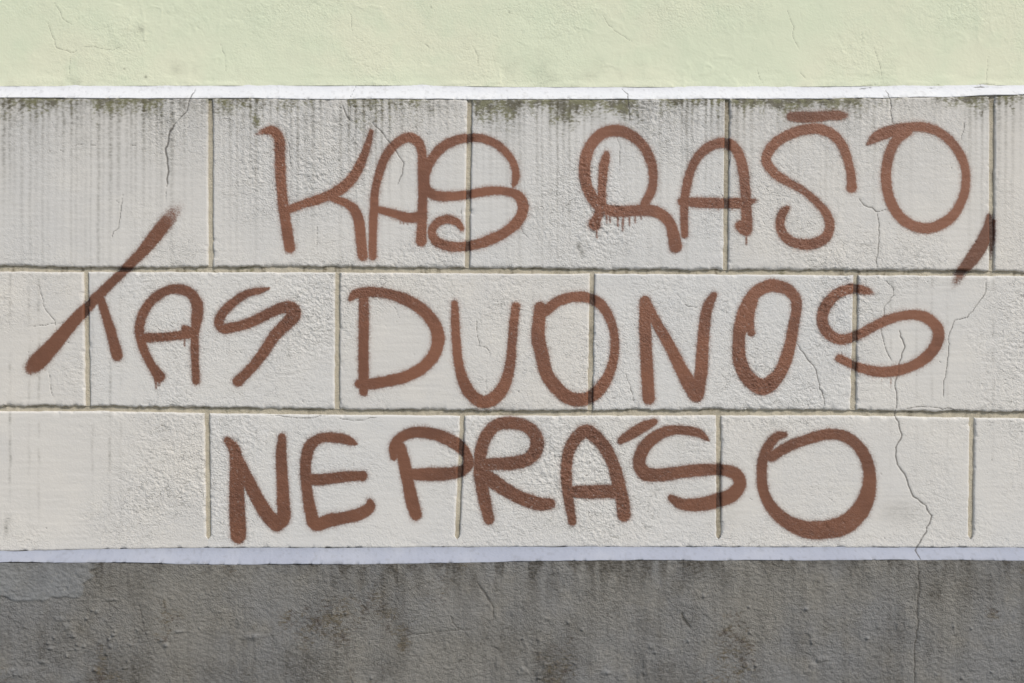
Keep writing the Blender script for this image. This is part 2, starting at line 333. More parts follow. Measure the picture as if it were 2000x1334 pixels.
def paint_field(x, y):
    """paint coverage, and which letter's film lies at each point (-1 = none)"""
    cov = np.zeros_like(x); fog = np.zeros_like(x)
    dark = np.zeros_like(x); near = np.full_like(x, 50.0); best = np.full_like(x, 0.35); who = np.full(x.shape, -1, int)
    for li, L in enumerate(LETTERS):
        sm = L['sm']
        lo = sm[:, :2].min(0) - 60; hi = sm[:, :2].max(0) + 60
        idx = np.nonzero((x > lo[0]) & (x < hi[0]) & (y > lo[1]) & (y < hi[1]))[0]
        for c in range(0, len(idx), 12000):
            ii = idx[c:c + 12000]
            dx = x[ii][:, None].astype(np.float32) - sm[None, :, 0].astype(np.float32)
            dy = y[ii][:, None].astype(np.float32) - sm[None, :, 1].astype(np.float32)
            dd = np.sqrt(dx * dx + dy * dy) - sm[None, :, 2].astype(np.float32)
            k = np.argmin(dd, axis=1)
            sd = dd[np.arange(len(ii)), k]; soft = sm[k, 3]; den = sm[k, 4]; hw = sm[k, 2]
            cv = sstep(0, 1, 0.5 - sd / (2.4 * soft)) * den
            cov[ii] = np.maximum(cov[ii], cv)
            fg = np.where(hw > 4, 0.40 * np.exp(-np.maximum(sd, 0) / 5.0) + 0.06 * np.exp(-np.maximum(sd, 0) / 24.0), 0.04 * np.exp(-np.maximum(sd, 0) / 3.0))
            fog[ii] = np.maximum(fog[ii], fg * den)
            mm = sd < near[ii]; near[ii[mm]] = sd[mm]; dark[ii[mm]] = L['dark']
            m = (-cv < -0.42) & (sd < best[ii])
            jj = ii[m]; best[jj] = sd[m]; who[jj] = li
    return np.clip(np.maximum(cov, fog), 0, 1), who, dark

# ------------------------------------------------------------------ relief and dirt of each kind of surface (all in face pixels / mm)
def rough_mask(x, y):
    r = 0.5 + 0.75 * fbm(x, y, 190, 5, 2)
    def blob(cx, cy, rx, ry, a):
        return a * np.exp(-((x - cx) / rx) ** 2 - ((y - cy) / ry) ** 2)
    r = r + blob(620, 270, 180, 90, .5) + blob(1380, 620, 130, 120, .5) + blob(1640, 600, 70, 110, .5) + blob(620, 600, 60, 80, .6)
    r = r + blob(1250, 900, 220, 110, .35) + blob(600, 930, 150, 100, .35) + blob(1560, 930, 110, 120, .3) + blob(1840, 950, 50, 90, .35) + blob(330, 240, 60, 70, .4)
    r = r - blob(860, 660, 200, 130, .7) - blob(1800, 680, 130, 130, .6) - blob(90, 920, 120, 110, .6) - blob(600, 460, 140, 70, .5) - blob(1240, 350, 70, 80, .3) - blob(1720, 930, 60, 90, .5) - blob(150, 430, 150, 100, .3)
    return np.clip((r - .5) * 1.25 + .5, 0.03, 1.25)

def relief_block(x, y, crack):
    r = rough_mask(x, y)
    wx = x + 6 * fbm(x, y, 22, 61, 2); wy = y + 6 * fbm(x, y, 22, 62, 2)
    h = 1.0 * fbm(x, y, 150, 11, 2) + (0.12 + 0.30 * r) * fbm(x, y, 42, 12, 2)
    patch = sstep(-.15, .35, fbm(x, y, 55, 19, 2))
    # short wrinkles and tears of the plaster skin
    cr1 = np.exp(-(fbm(wx * .75, wy, 15, 13, 2) / .075) ** 2) * sstep(.0, .4, fbm(x, y, 20, 21, 2))
    cr2 = np.exp(-(fbm(wx, wy * .8, 11, 23, 1) / .10) ** 2) * sstep(.05, .45, fbm(x, y, 17, 24, 2))
    h = h + r * patch * (0.30 * fbm(wx, wy * 1.2, 8, 14, 2) - 0.8 * cr1 - 0.5 * cr2)
    h = h + (0.05 + 0.85 * r * (.35 + .65 * patch)) * fbm(x * .85, y * 1.35, 4.4, 15, 1)
    h = h + 0.20 * (1.15 - r) * fbm(x * 0.12, y, 6, 16, 2)
    pit = sstep(.58, .74, fbm(x, y, 8, 18, 1)) * sstep(.1, .45, fbm(x, y, 70, 20, 2))
    return h - 0.9 * pit * np.clip(r * 1.6 - .6, 0, 1) - 1.3 * crack

def relief_green(x, y, crack):
    wx = x + 10 * fbm(x, y, 40, 71, 2); wy = y + 10 * fbm(x, y, 40, 72, 2)
    r = np.clip(0.55 + 0.7 * fbm(x, y, 170, 73, 2), .1, 1.1)
    h = 1.3 * fbm(x, y, 160, 74, 2) + 0.5 * fbm(x, y, 45, 75, 2)
    rid = np.clip(1 - np.abs(fbm(wx * .8, wy, 24, 76, 2)) * 3.0, 0, 1)
    h = h + r * (0.9 * rid * sstep(0, .5, fbm(x, y, 60, 77, 2)) + 0.30 * fbm(wx, wy, 10, 78, 2) - 0.5 * np.exp(-(fbm(wx * .7, wy, 24, 85, 2) / .06) ** 2) * sstep(.05, .45, fbm(x, y, 30, 86, 2)) + 0.15 * fbm(x, y * 1.3, 4.6, 79, 1))
    band = np.exp(-np.maximum(ledge_top(x) - y, 0) / 22.0)
    h = h + band * (0.9 * fbm(x * .22, y, 11, 80, 2))
    return h - 0.8 * crack

_lr = np.random.RandomState(8)
LUMPS = [(118, 1208, 10, 5), (130, 1225, 14, 7), (140, 1240, 9, 8), (490, 1243, 17, 6), (220, 1171, 9, 2.5), (350, 1233, 9, 3), (315, 1250, 6, 4), (325, 1260, 4, 4), (1184, 1313, 8, 4), (30, 1315, 20, 9), (1110, 1215, 4, 3), (1375, 1163, 3, 4), (1575, 1190, 4, 4)]
for _ in range(70):
    q = _lr.rand()
    if q < .55: LUMPS.append((_lr.normal(185, 70), _lr.normal(1265, 30), _lr.uniform(2, 5), _lr.uniform(1.5, 3.5)))
    else: LUMPS.append((_lr.uniform(0, 2000), _lr.uniform(1170, 1334), _lr.uniform(1.5, 4), _lr.uniform(1.2, 3)))
def relief_plinth(x, y, crack):
    wx = x + 8 * fbm(x, y, 30, 41, 2); wy = y + 8 * fbm(x, y, 30, 42, 2)
    h = 1.6 * fbm(x, y, 170, 43, 2) + 0.7 * fbm(x, y, 45, 44, 2)
    h = h + (.12 + .4 * sstep(-.1, .5, fbm(x, y, 100, 58, 2))) * fbm(wx * .7, wy * 1.3, 11, 45, 2) + 0.72 * fbm(x * .75, y * 1.3, 4.2, 46, 1)
    low = sstep(1150, 1300, y)
    lump = sstep(.42, .75, fbm(x, y, 13, 47, 1)) * sstep(.05, .45, fbm(x, y, 80, 48, 2))
    h = h + 2.2 * lump * (0.35 + .65 * low) + 0.5 * low * fbm(x, y, 22, 49, 2)
    # thin skim coat left over at the upper left, with a ragged lower edge
    edge = 1166 + 16 * fbm(x, y * 0 + 3, 40, 50, 2) - 60 * sstep(150, 195, x + 10 * fbm(x * 0, y, 12, 51, 2))
    skim = sstep(1.5, -1.5, y - edge) * sstep(195, 186, x + 5 * fbm(x, y, 14, 52, 2))
    h = h + 2.6 * skim * 1.0 - 0.6 * skim * fbm(wx, wy, 12, 45, 2)
    lf = x * 0
    for cx, cy, rx, ry in LUMPS:
        lf = np.maximum(lf, np.exp(-(np.abs((x - cx) / rx) ** 2.5 + np.abs((y - cy) / ry) ** 2.5)) * (0.75 + .5 * fbm(x, y, 6, 59, 2)))
    h = h + 4.5 * lf
    return h - 1.8 * crack, skim, lf

_sr = np.random.RandomState(11)
_streaks = []
xx = -1700.0
while xx < 3700:
    xx += _sr.uniform(8.5, 16.5)
    _streaks.append((xx, _sr.uniform(2.0, 4.6), _sr.uniform(0.3, 1.0), _sr.choice([90, 140, 210, 320], p=[.3, .35, .25, .1])))
_SX = np.array([s[0] for s in _streaks])
_env = curve([(-1700, .6), (0, .78), (250, .74), (420, .78), (560, .6), (700, .85), (930, .6), (1010, .95), (1250, .9), (1420, .65), (1600, .7), (1700, .45), (1900, .5), (2000, .6), (3700, .6)])
_lenm = curve([(-1700, 1.3), (0, 1.9), (330, 1.5), (420, 1.0), (700, .9), (950, .8), (1100, 1.1), (1350, .9), (1700, .8), (2000, .9), (3700, 1)])
_long = [(20, .75), (57, .4), (76, .6), (181, .55), (215, .75), (236, .3), (1040, .3), (1325, .2), (1740, .35), (1790, .3), (1820, .35), (1850, .3), (1940, .35)]

def streak_field(x, y):
    out = np.zeros_like(x)
    top = row1_top(x)
    dep = np.maximum(y - top, 0)
    xw = x + 1.6 * fbm(x * .1, y, 40, 33, 2)
    k = np.searchsorted(_SX, xw)
    for off in (-2, -1, 0, 1):
        kk = np.clip(k + off, 0, len(_SX) - 1)
        c = _SX[kk]
        w = np.array([s[1] for s in _streaks])[kk]; a = np.array([s[2] for s in _streaks])[kk]; ln = np.array([s[3] for s in _streaks])[kk]
        g = np.exp(-((xw - c) / w) ** 2) * a * np.exp(-dep / (ln * _lenm(x)))
        out = np.maximum(out, g)
    out = out * _env(x) * 1.2 * (0.82 + .6 * fbm(x, y * .3, 80, 66, 2))
    return out

def dirt_block(x, y):
    dep = np.maximum(y - row1_top(x), 0)
    row1 = (y < 540)
    st = np.where(row1, streak_field(x, y) * (1.0 - .3 * sstep(0, 330, dep)), 0)
    band = np.exp(-dep / 40.0) * row1
    st = st + 0.62 * band * _env(x) * (0.6 + 0.8 * fbm(x, y, 30, 34, 2))
    st = st + np.where(row1 & (x < 420), 0.14 * np.exp(-dep / 160.0), 0)
    for c, a in _long:
        xw = x + 1.5 * fbm(x * .1, y, 30, 35, 2)
        g = a * np.exp(-((xw - c) / 2.6) ** 2) * (0.5 + 0.9 * fbm(x, y, 24, 36, 2))
        st = np.maximum(st, np.where(y > 535, g, 0) * .7 * sstep(1080, 760 if c > 300 else 900, y))
    mn = fbm(x, y * .6, 60, 37, 3)
    ml = 22 + 34 * np.clip(fbm(x, y * 0, 55, 38, 2) + .2, 0, 1)
    moss = 1.2 * row1 * np.exp(-(dep / ml) ** 1.3) * sstep(-.45, .25, mn + .15) * curve([(-1700, .7), (0, .85), (300, .8), (340, .15), (415, .6), (500, .6), (530, .2), (600, .5), (900, .6), (940, .95), (1400, 1.0), (1650, 1), (1690, .3), (1800, .35), (1850, .9), (1935, .6), (2000, .6), (3700, .7)])(x)
    moss = moss + row1 * 0.75 * streak_field(x, y) * np.exp(-dep / 60.0) * curve([(0, .25), (480, .4), (900, .6), (1300, 1), (2000, .6)])(x)
    moss = np.maximum(moss, .9 * np.exp(-((x - 500) / 9) ** 2 - ((y - 232) / 20) ** 2))
    for cx, cy, rx, ry, a in [(1131, 482, 5, 10, .75), (1137, 495, 5, 9, .6), (12, 1030, 4, 16, .6), (18, 1015, 5, 10, .35), (1755, 1000, 40, 22, .28), (1420, 1010, 30, 30, .15)]:
        st = np.maximum(st, a * np.exp(-((x - cx) / rx) ** 2 - ((y - cy) / ry) ** 2))
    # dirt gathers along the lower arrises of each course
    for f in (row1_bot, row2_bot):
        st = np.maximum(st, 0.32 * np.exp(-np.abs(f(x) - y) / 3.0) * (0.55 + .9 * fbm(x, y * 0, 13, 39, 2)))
    return np.clip(st, 0, 1), np.clip(moss, 0, 1)

def dirt_plinth(x, y):
    dep = np.maximum(y - plinth_top(x), 0)
    n = fbm(x, y * .25, 16, 53, 2)
    env = curve([(-1700, .4), (0, .3), (180, .45), (420, .5), (560, .35), (640, .55), (740, .7), (900, .8), (1020, .95), (1200, 1), (1270, .8), (1420, .7), (1620, .5), (2000, .6), (3700, .5)])(x)
    st = 1.2 * env * sstep(-.15, .55, n + .35 * np.exp(-dep / 14.0)) * np.exp(-dep / 42.0)
    st = st + .75 * np.exp(-((x - 1822) / 22) ** 2 - ((y - 1160) / 20) ** 2) * (0.6 + .6 * fbm(x, y, 14, 54, 2))
    st = st + .45 * sstep(.1, .6, fbm(x, y, 120, 55, 3)) * sstep(1180, 1330, y)
    st = st + .55 * np.exp(-((x - 90) / 150) ** 2 - ((y - 1290) / 60) ** 2) * (0.6 + .8 * fbm(x, y, 40, 60, 3)) + .35 * np.exp(-((x - 420) / 160) ** 2 - ((y - 1320) / 50) ** 2) + .5 * np.exp(-((x - 150) / 80) ** 2 - ((y - 1215) / 50) ** 2) * (0.5 + .9 * fbm(x, y, 25, 56, 2))
    st = st + .16 * sstep(-.1, .5, fbm(x, y * .05, 9, 63, 2)) + .30 * sstep(.0, .6, fbm(x, y * .5, 70, 64, 3))
    moss = sstep(.05, .6, fbm(x, y, 110, 57, 3) + .35 * sstep(1200, 1400, y) - .25 * sstep(200, 1300, x))
    return np.clip(st, 0, 1), np.clip(moss, 0, 1)

# ------------------------------------------------------------------ materials
def new_mat(name):
    m = bpy.data.materials.new(name); m.use_nodes = True
    nt = m.node_tree
    for n in list(nt.nodes): nt.nodes.remove(n)
    out = nt.nodes.new("ShaderNodeOutputMaterial"); b = nt.nodes.new("ShaderNodeBsdfPrincipled")
    nt.links.new(b.outputs[0], out.inputs[0])
    return m, nt, b

class NB:
    def __init__(self, nt):
        self.nt = nt
        tc = nt.nodes.new("ShaderNodeNewGeometry")
        mp = nt.nodes.new("ShaderNodeMapping"); mp.inputs['Scale'].default_value = (1 / S, 1 / S, 1 / S)
        nt.links.new(tc.outputs['Position'], mp.inputs[0]); self.co = mp.outputs[0]
    def noise(self, lam, detail=2, stretch=None, off=0):
        n = self.nt.nodes.new("ShaderNodeTexNoise"); n.inputs['Scale'].default_value = 1.0; n.inputs['Detail'].default_value = detail
        mp = self.nt.nodes.new("ShaderNodeMapping")
        s = stretch or (1, 1, 1)
        mp.inputs['Scale'].default_value = (s[0] / lam, s[1] / lam, s[2] / lam); mp.inputs['Location'].default_value = (off, off * .7, off * 1.3)
        self.nt.links.new(self.co, mp.inputs[0]); self.nt.links.new(mp.outputs[0], n.inputs['Vector'])
        return n.outputs[0]
    def attr(self, name):
        a = self.nt.nodes.new("ShaderNodeAttribute"); a.attribute_name = name
        return a.outputs['Fac']
    def math(self, op, a, b=None, c=None, clamp=False):
        m = self.nt.nodes.new("ShaderNodeMath"); m.operation = op; m.use_clamp = clamp
        for i, v in enumerate((a, b, c)):
            if v is None: continue
            if hasattr(v, 'links'): self.nt.links.new(v, m.inputs[i])
            else: m.inputs[i].default_value = v
        return m.outputs[0]
    def ramp(self, v, a, b, lo=0.0, hi=1.0):
        m = self.nt.nodes.new("ShaderNodeMapRange"); m.interpolation_type = 'SMOOTHSTEP'
        self.nt.links.new(v, m.inputs[0])
        for i, q in zip((1, 2, 3, 4), (a, b, lo, hi)): m.inputs[i].default_value = q
        return m.outputs[0]
    def mix(self, f, a, b):
        m = self.nt.nodes.new("ShaderNodeMix"); m.data_type = 'RGBA'
        fi, ai, bi = m.inputs[0], m.inputs[6], m.inputs[7]
        for s, v in ((fi, f), (ai, a), (bi, b)):
            if hasattr(v, 'links'): self.nt.links.new(v, s)
            elif s is fi: s.default_value = v
            else: s.default_value = (v[0], v[1], v[2], 1)
        return m.outputs[2]
    def bump(self, h, strength, dist):
        b = self.nt.nodes.new("ShaderNodeBump"); b.inputs['Strength'].default_value = strength; b.inputs['Distance'].default_value = dist
        self.nt.links.new(h, b.inputs['Height']); return b.outputs[0]

PAINT_A, PAINT_B, PAINT_C = (0.242, 0.100, 0.053), (0.186, 0.076, 0.041), (0.272, 0.117, 0.066)
def plaster_material(name, c1, c2, c3, dirt_shade=(.13, .12, .09), moss=(.155, .148, .062), painted=False, rough=.92, grain=(3.0, .5), wrinkle=1.0, crack_k=.8, speck=.0, wstain=.4):
    m, nt, b = new_mat(name); N = NB(nt)
    rg = N.attr("rough")
    col = N.mix(N.ramp(N.noise(260, 4), .36, .64), c1, c2)
    col = N.mix(N.ramp(N.noise(70, 5, off=5), .45, .75, 0, .7), col, c3)
    tone = N.attr("tone")
    col = N.mix(N.math('MULTIPLY', tone, .5 if painted else .5, clamp=True), col, (.66, .66, .645) if painted else (.235, .245, .25))
    fine = N.noise(4.6, 2, stretch=(.6, 1, 1.3), off=9)
    d = N.attr("dirt_shade")
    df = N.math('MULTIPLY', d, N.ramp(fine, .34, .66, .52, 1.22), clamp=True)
    col = N.mix(N.math('MULTIPLY', df, .80), col, dirt_shade)
    mo = N.attr("moss")
    mn = N.math('ADD', N.math('MULTIPLY', N.math('SUBTRACT', N.noise(5, 3, stretch=(.7, 1, 1.2), off=3), .5), 2.0), N.math('MULTIPLY', N.math('SUBTRACT', N.noise(26, 3, off=31), .5), 1.4))
    mf = N.ramp(N.math('ADD', mo, N.math('MULTIPLY', mn, N.ramp(mo, .0, .3))), .22, 1.05)
    mcol = N.mix(N.ramp(N.noise(18, 3, off=41), .4, .62), moss, (moss[0] * .55, moss[1] * .5, moss[2] * .6))
    col = N.mix(N.math('MULTIPLY', mf, .85), col, mcol)
    # wrinkles and tears of the skin: real relief, with a little grime caught in them
    def lines(lam, off, width, det):
        n = nt.nodes.new("ShaderNodeTexNoise"); n.inputs['Scale'].default_value = 1.0; n.inputs['Detail'].default_value = det; n.inputs['Distortion'].default_value = 1.2
        mp = nt.nodes.new("ShaderNodeMapping"); mp.inputs['Scale'].default_value = (.8 / lam, 1 / lam, 1.1 / lam); mp.inputs['Location'].default_value = (off, off, off)
        nt.links.new(N.co, mp.inputs[0]); nt.links.new(mp.outputs[0], n.inputs['Vector'])
        return N.ramp(N.math('ABSOLUTE', N.math('SUBTRACT', n.outputs[0], .5)), 0.0, width, 1.0, 0.0)
    msk = N.math('MULTIPLY', N.ramp(N.noise(24, 2, off=51), .46, .62), rg)
    msk2 = N.math('MULTIPLY', N.ramp(N.noise(17, 2, off=57), .50, .66), rg)
    wr = N.math('MAXIMUM', N.math('MULTIPLY', lines(22, 3, .022, 2), msk), N.math('MULTIPLY', lines(13, 7, .03, 1.5), msk2))
    col = N.mix(N.math('MULTIPLY', wr, wstain, clamp=True), col, dirt_shade)
    if speck:
        sp = N.ramp(N.noise(7, 2, off=21), .66, .74)
        col = N.mix(N.math('MULTIPLY', sp, speck), col, (.08, .075, .06))
        sp2 = N.ramp(N.noise(9, 2, off=25), .68, .76)
        col = N.mix(N.math('MULTIPLY', sp2, speck), col, (.33, .32, .29))
    col = N.mix(N.ramp(N.attr("crack"), .15, .85, 0, crack_k), col, (.09, .082, .07))
    r = rough
    if painted:
        cv = N.attr("paint")
        n2 = N.math('SUBTRACT', N.noise(3.0, 2, off=13), .5)
        n3 = N.math('SUBTRACT', N.noise(12, 3, off=17), .5)
        amp = N.math('MULTIPLY', N.math('MULTIPLY', cv, N.math('SUBTRACT', 1.0, cv)), 4.0)
        cvn = N.math('ADD', cv, N.math('MULTIPLY', amp, N.math('ADD', N.math('MULTIPLY', n2, .9), N.math('MULTIPLY', n3, .5))), clamp=True)
        cvf = N.math('ADD', N.math('MULTIPLY', N.ramp(cvn, .05, .85), .94), N.math('MULTIPLY', cvn, .06), clamp=True)
        thin = N.math('MULTIPLY', N.ramp(N.noise(5, 3, stretch=(1, 1, 1.2), off=61), .60, .74), N.math('MULTIPLY', rg, .30))   # missed specks in rough plaster
        cvf = N.math('MULTIPLY', cvf, N.math('SUBTRACT', 1.0, thin))
        pc = N.mix(N.ramp(N.noise(90, 4, off=2), .36, .64), PAINT_A, PAINT_B)
        pc = N.mix(N.ramp(N.noise(22, 4, off=77), .5, .72, 0, .55), pc, PAINT_C)
        pc = N.mix(N.attr('dark'), pc, (.085, .040, .024))
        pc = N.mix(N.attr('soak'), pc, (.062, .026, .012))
        pc = N.mix(N.math('MULTIPLY', wr, .35, clamp=True), pc, (.06, .028, .016))
        col = N.mix(cvf, col, pc)
        r = N.math('SUBTRACT', rough, N.math('MULTIPLY', cvf, .36))
    nt.links.new(col, b.inputs['Base Color'])
    if hasattr(r, 'links'): nt.links.new(r, b.inputs['Roughness'])
    else: b.inputs['Roughness'].default_value = r
    g = N.math('ADD', N.noise(grain[0], 3, off=1), N.math('MULTIPLY', N.noise(grain[0] * 2.3, 3, off=8), .8))
    g = N.math('MULTIPLY', g, N.math('ADD', N.math('MULTIPLY', rg, 1.0), .14))
    g = N.math('SUBTRACT', g, N.math('MULTIPLY', wr, .55 * wrinkle))
    nt.links.new(N.bump(g, grain[1], .0042), b.inputs['Normal'])
    return m

M_BLOCK = plaster_material("lime_plaster_block", (.685, .652, .592), (.645, .622, .578), (.72, .682, .612), painted=True)
M_JOINT = plaster_material("joint_mortar", (.50, .45, .345), (.46, .41, .31), (.535, .485, .385), dirt_shade=(.13, .105, .065), painted=True)
M_LEDGE = plaster_material("limewashed_ledge", (.70, .705, .715), (.67, .675, .69), (.73, .73, .73), grain=(5, .35), wrinkle=.4)
M_LEDGE_LOW = plaster_material("limewash_ledge_sky_tint", (.375, .395, .455), (.35, .37, .43), (.41, .425, .47), grain=(5, .35), wrinkle=.4)  # limewash with the dimmer, blue sky light put into its colour
M_GREEN = plaster_material("pale_green_plaster", (.725, .765, .565), (.765, .770, .575), (.69, .745, .545), grain=(4.2, .30), crack_k=.42, wstain=.12, wrinkle=.8)
M_PLINTH = plaster_material("grey_cement_plinth", (.225, .213, .186), (.210, .207, .198), (.25, .234, .20), dirt_shade=(.055, .046, .034), moss=(.125, .10, .062), grain=(2.8, .65), speck=.5, wrinkle=.6)

def plain_material(name, c1, c2, lam, rough=.9):
    m, nt, b = new_mat(name); N = NB(nt)
    nt.links.new(N.mix(N.ramp(N.noise(lam, 5), .35, .65), c1, c2), b.inputs['Base Color']); b.inputs['Roughness'].default_value = rough
    nt.links.new(N.bump(N.noise(12, 4), .5, .002), b.inputs['Normal'])
    return m
M_CORE = plain_material("masonry_core", (.35, .32, .28), (.28, .26, .23), 80)
M_GROUND = plain_material("worn_pavement", (.22, .215, .20), (.16, .157, .15), 300)

# ------------------------------------------------------------------ mesh helpers
COL = scene.collection
def link_mesh(name, V, F, mat, parent=None, attrs=None, smooth=True):
    me = bpy.data.meshes.new(name)
    V = np.ascontiguousarray(V, dtype=np.float32); F = np.ascontiguousarray(F, dtype=np.int32)
    me.vertices.add(len(V)); me.vertices.foreach_set("co", V.ravel())
    me.loops.add(F.size); me.loops.foreach_set("vertex_index", F.ravel())
    me.polygons.add(len(F)); me.polygons.foreach_set("loop_start", np.arange(0, F.size, F.shape[1], dtype=np.int32))
    me.polygons.foreach_set("loop_total", np.full(len(F), F.shape[1], dtype=np.int32))
    me.polygons.foreach_set("use_smooth", np.full(len(F), smooth, dtype=bool))
    me.update(calc_edges=True)
    for k, a in (attrs or {}).items():
        at = me.attributes.new(k, 'FLOAT', 'POINT'); at.data.foreach_set("value", np.ascontiguousarray(a, dtype=np.float32))
    me.materials.append(mat)
    ob = bpy.data.objects.new(name, me); COL.objects.link(ob)
    if parent is not None: ob.parent = parent
    return ob

def grid_faces(nx, ny):
    """vertices indexed j*nx+i, j runs down the wall; faces look towards -y"""
    i, j = np.meshgrid(np.arange(nx - 1), np.arange(ny - 1))
    a = (j * nx + i).ravel()
    return np.stack([a, a + nx, a + nx + 1, a + 1], axis=1)

def grid_normals(V, nx, ny):
    P = V.reshape(ny, nx, 3)
    du = np.gradient(P, axis=1); dv = np.gradient(P, axis=0)
    n = np.cross(dv, du); n /= np.maximum(np.linalg.norm(n, axis=2, keepdims=True), 1e-12)
    return n.reshape(-1, 3)

def px2z(y): return CZ - (y - 667.0) * S
def px2x(x): return (x - 1000.0) * S

def surface(name, mat, parent, X, Y, P, relief_mm, attrs, painted=False):
    """X, Y (face px) and P (metres towards the street) are 2-D arrays; parent is at the world origin's ground line"""
    ny, nx = X.shape
    V = np.stack([px2x(X).ravel(), -(P.ravel() + relief_mm.ravel() * .001), px2z(Y).ravel()], axis=1)
    F = grid_faces(nx, ny)
    if painted:
        cov, who, dark = paint_field(X.ravel(), Y.ravel())
        attrs = dict(attrs); attrs['paint'] = cov; attrs['dark'] = dark
        wf = who[F]
        ok = (wf >= 0).sum(1) >= 3
        fw = np.where(ok, wf.max(1), -1)
        if ok.any():
            Nn = grid_normals(V, nx, ny)
            flip = np.where(Nn[:, 1] > 0, -1.0, 1.0)[:, None]
            Vp = V + Nn * flip * 0.0003
            for li in np.unique(fw[fw >= 0]):
                ff = F[fw == li]
                used, inv = np.unique(ff, return_inverse=True)
                L = LETTERS[li]
                L['V'].append(Vp[used]); L['F'].append(inv.reshape(-1, 4) + L['n']); L['n'] += len(used)
                L['A'].append({k: np.asarray(a).ravel()[used] for k, a in attrs.items()})
    return link_mesh(name, V, F, mat, parent, {k: np.asarray(a).ravel() for k, a in attrs.items()})

# ------------------------------------------------------------------ ground
gm = bpy.data.meshes.new("pavement")
gm.from_pydata([(-150, -150, 0), (150, -150, 0), (150, 150, 0), (-150, 150, 0)], [], [(0, 1, 2, 3)])
gm.materials.append(M_GROUND)
ground = bpy.data.objects.new("pavement", gm); COL.objects.link(ground); ground["kind"] = "structure"

# ------------------------------------------------------------------ the wall
wall = bpy.data.objects.new("plastered_wall", None); COL.objects.link(wall)
wall.empty_display_size = .3
wall["label"] = "cracked plastered wall with pale green top, off-white block courses and grey cement plinth"
wall["category"] = "wall"

P_GREEN, P_PLINTH = -0.030, 0.026

def box(name, x0, x1, y0, y1, z0, z1, mat, parent):
    V = [(x, y, z) for x in (x0, x1) for y in (y0, y1) for z in (z0, z1)]
    F = [(0, 1, 3, 2), (4, 6, 7, 5), (0, 4, 5, 1), (2, 3, 7, 6), (0, 2, 6, 4), (1, 5, 7, 3)]
    return link_mesh(name, V, F, mat, parent, smooth=False)
box("core", px2x(X0) + .002, px2x(X1) - .002, 0.040, 0.45, 0.0, 4.2, M_CORE, wall)

gx = coords(X0, X1, FLO, FHI, FINE, COARSE)

# green plaster above
kG = (D - P_GREEN) / D
ty = coords(-2600, 0, -180 * kG, 0, FINE, 14.0)       # offset from the ledge line
Xg, T = np.meshgrid(gx, ty)
lt = 667 + (ledge_top(Xg) - 667) * kG                 # where the ledge meets the recessed plaster
Yg = lt + T + 1.5
Xa = 1000 + (Xg - 1000) / kG; Ya = 667 + (Yg - 667) / kG
ck = crack_field(Xa.ravel(), Ya.ravel()).reshape(Xg.shape)
dt = .28 * sstep(.35, .7, fbm(Xa, Ya, 70, 81, 3)) * np.exp(T / 60.0) + .30 * np.exp(-np.abs(T) / 3.0) * sstep(0, .5, fbm(Xa, T * 0, 25, 83, 2))
for cx, cy, r_, a_ in [(285, 150, 3.0, .95), (243, 135, 2, .7), (842, 14, 2, .8), (995, 24, 2.2, .9), (1005, 124, 1.8, .7), (1490, 40, 1.5, .5), (275, 56, 10, .3), (345, 133, 12, .22)]:
    dt = np.maximum(dt, a_ * np.exp(-((Xa - cx) / r_) ** 2 - ((Ya - cy) / r_) ** 2))
surface("upper_plaster", M_GREEN, wall, Xg, Yg, np.full(Xg.shape, P_GREEN), relief_green(Xa, Ya, ck), dict(crack=ck, dirt_shade=np.clip(dt, 0, 1), moss=Xg * 0, rough=np.clip(.45 + .9 * fbm(Xa, Ya, 120, 87, 2), .1, 1)))

# ledges: a sloping weathered top with a rounded nose
def ledge(name, mat, up, upP, lo, loP, nose, wave_seed, ret):
    t = np.concatenate([np.linspace(0, 1, 15), np.array([1.06, 1.12, 1.2])])
    Xl, Tl = np.meshgrid(gx, t)
    Yu = up(Xl) + 1.3 * fbm(Xl, Xl * 0, 34, wave_seed + 8, 3); Yl = lo(Xl) + 1.5 * fbm(Xl, Xl * 0, 60, wave_seed + 9, 3)
    tt = np.clip(Tl, 0, 1)
    Y = Yu + (Yl - Yu) * tt
    P = upP + (loP + nose - upP) * (.35 * tt + .65 * tt ** 2.2)
    k = np.clip((Tl - .62) / .38, 0, 1)                     # round the nose over
    P = P - (0.0042 * k ** 2)
    ex = np.clip((Tl - 1) / .2, 0, 1)
    Y = Y + ex * 1.6; P = P - ex * ret
    ck_ = crack_field(Xl.ravel(), Y.ravel()).reshape(Xl.shape)
    h = 1.1 * fbm(Xl, Y, 70, wave_seed, 2) + .30 * fbm(Xl, Y, 12, wave_seed + 1, 2) + .15 * fbm(Xl, Y, 5, wave_seed + 3, 1)
    chip = sstep(.5, .72, fbm(Xl, Tl * 0, 10, wave_seed + 2, 1)) * sstep(.7, 1, Tl)
    h = h - 2.2 * chip - 1.0 * ck_
    dt_ = np.clip(.75 * sstep(.75, 1.1, Tl) * sstep(.1, .6, fbm(Xl, Tl * 0, 20, wave_seed + 5, 2)) + .35 * sstep(.5, .75, fbm(Xl, Y, 5, wave_seed + 6, 1)) + .6 * chip, 0, 1) * .5
    surface(name, mat, wall, Xl, Y, P, h * (1 - ex), dict(crack=ck_, dirt_shade=dt_, moss=Xl * 0, rough=Xl * 0 + .15))
kP = (D - P_PLINTH) / D
up_top = lambda x: 667 + (ledge_top(x) - 667) * kG - 0.5
lo_bot = lambda x: 667 + (plinth_top(x) - 667) * kP
ledge("upper_ledge", M_LEDGE, up_top, P_GREEN - .001, lambda x: row1_top(x) + 0.5, 0.0, .0045, 101, .010)
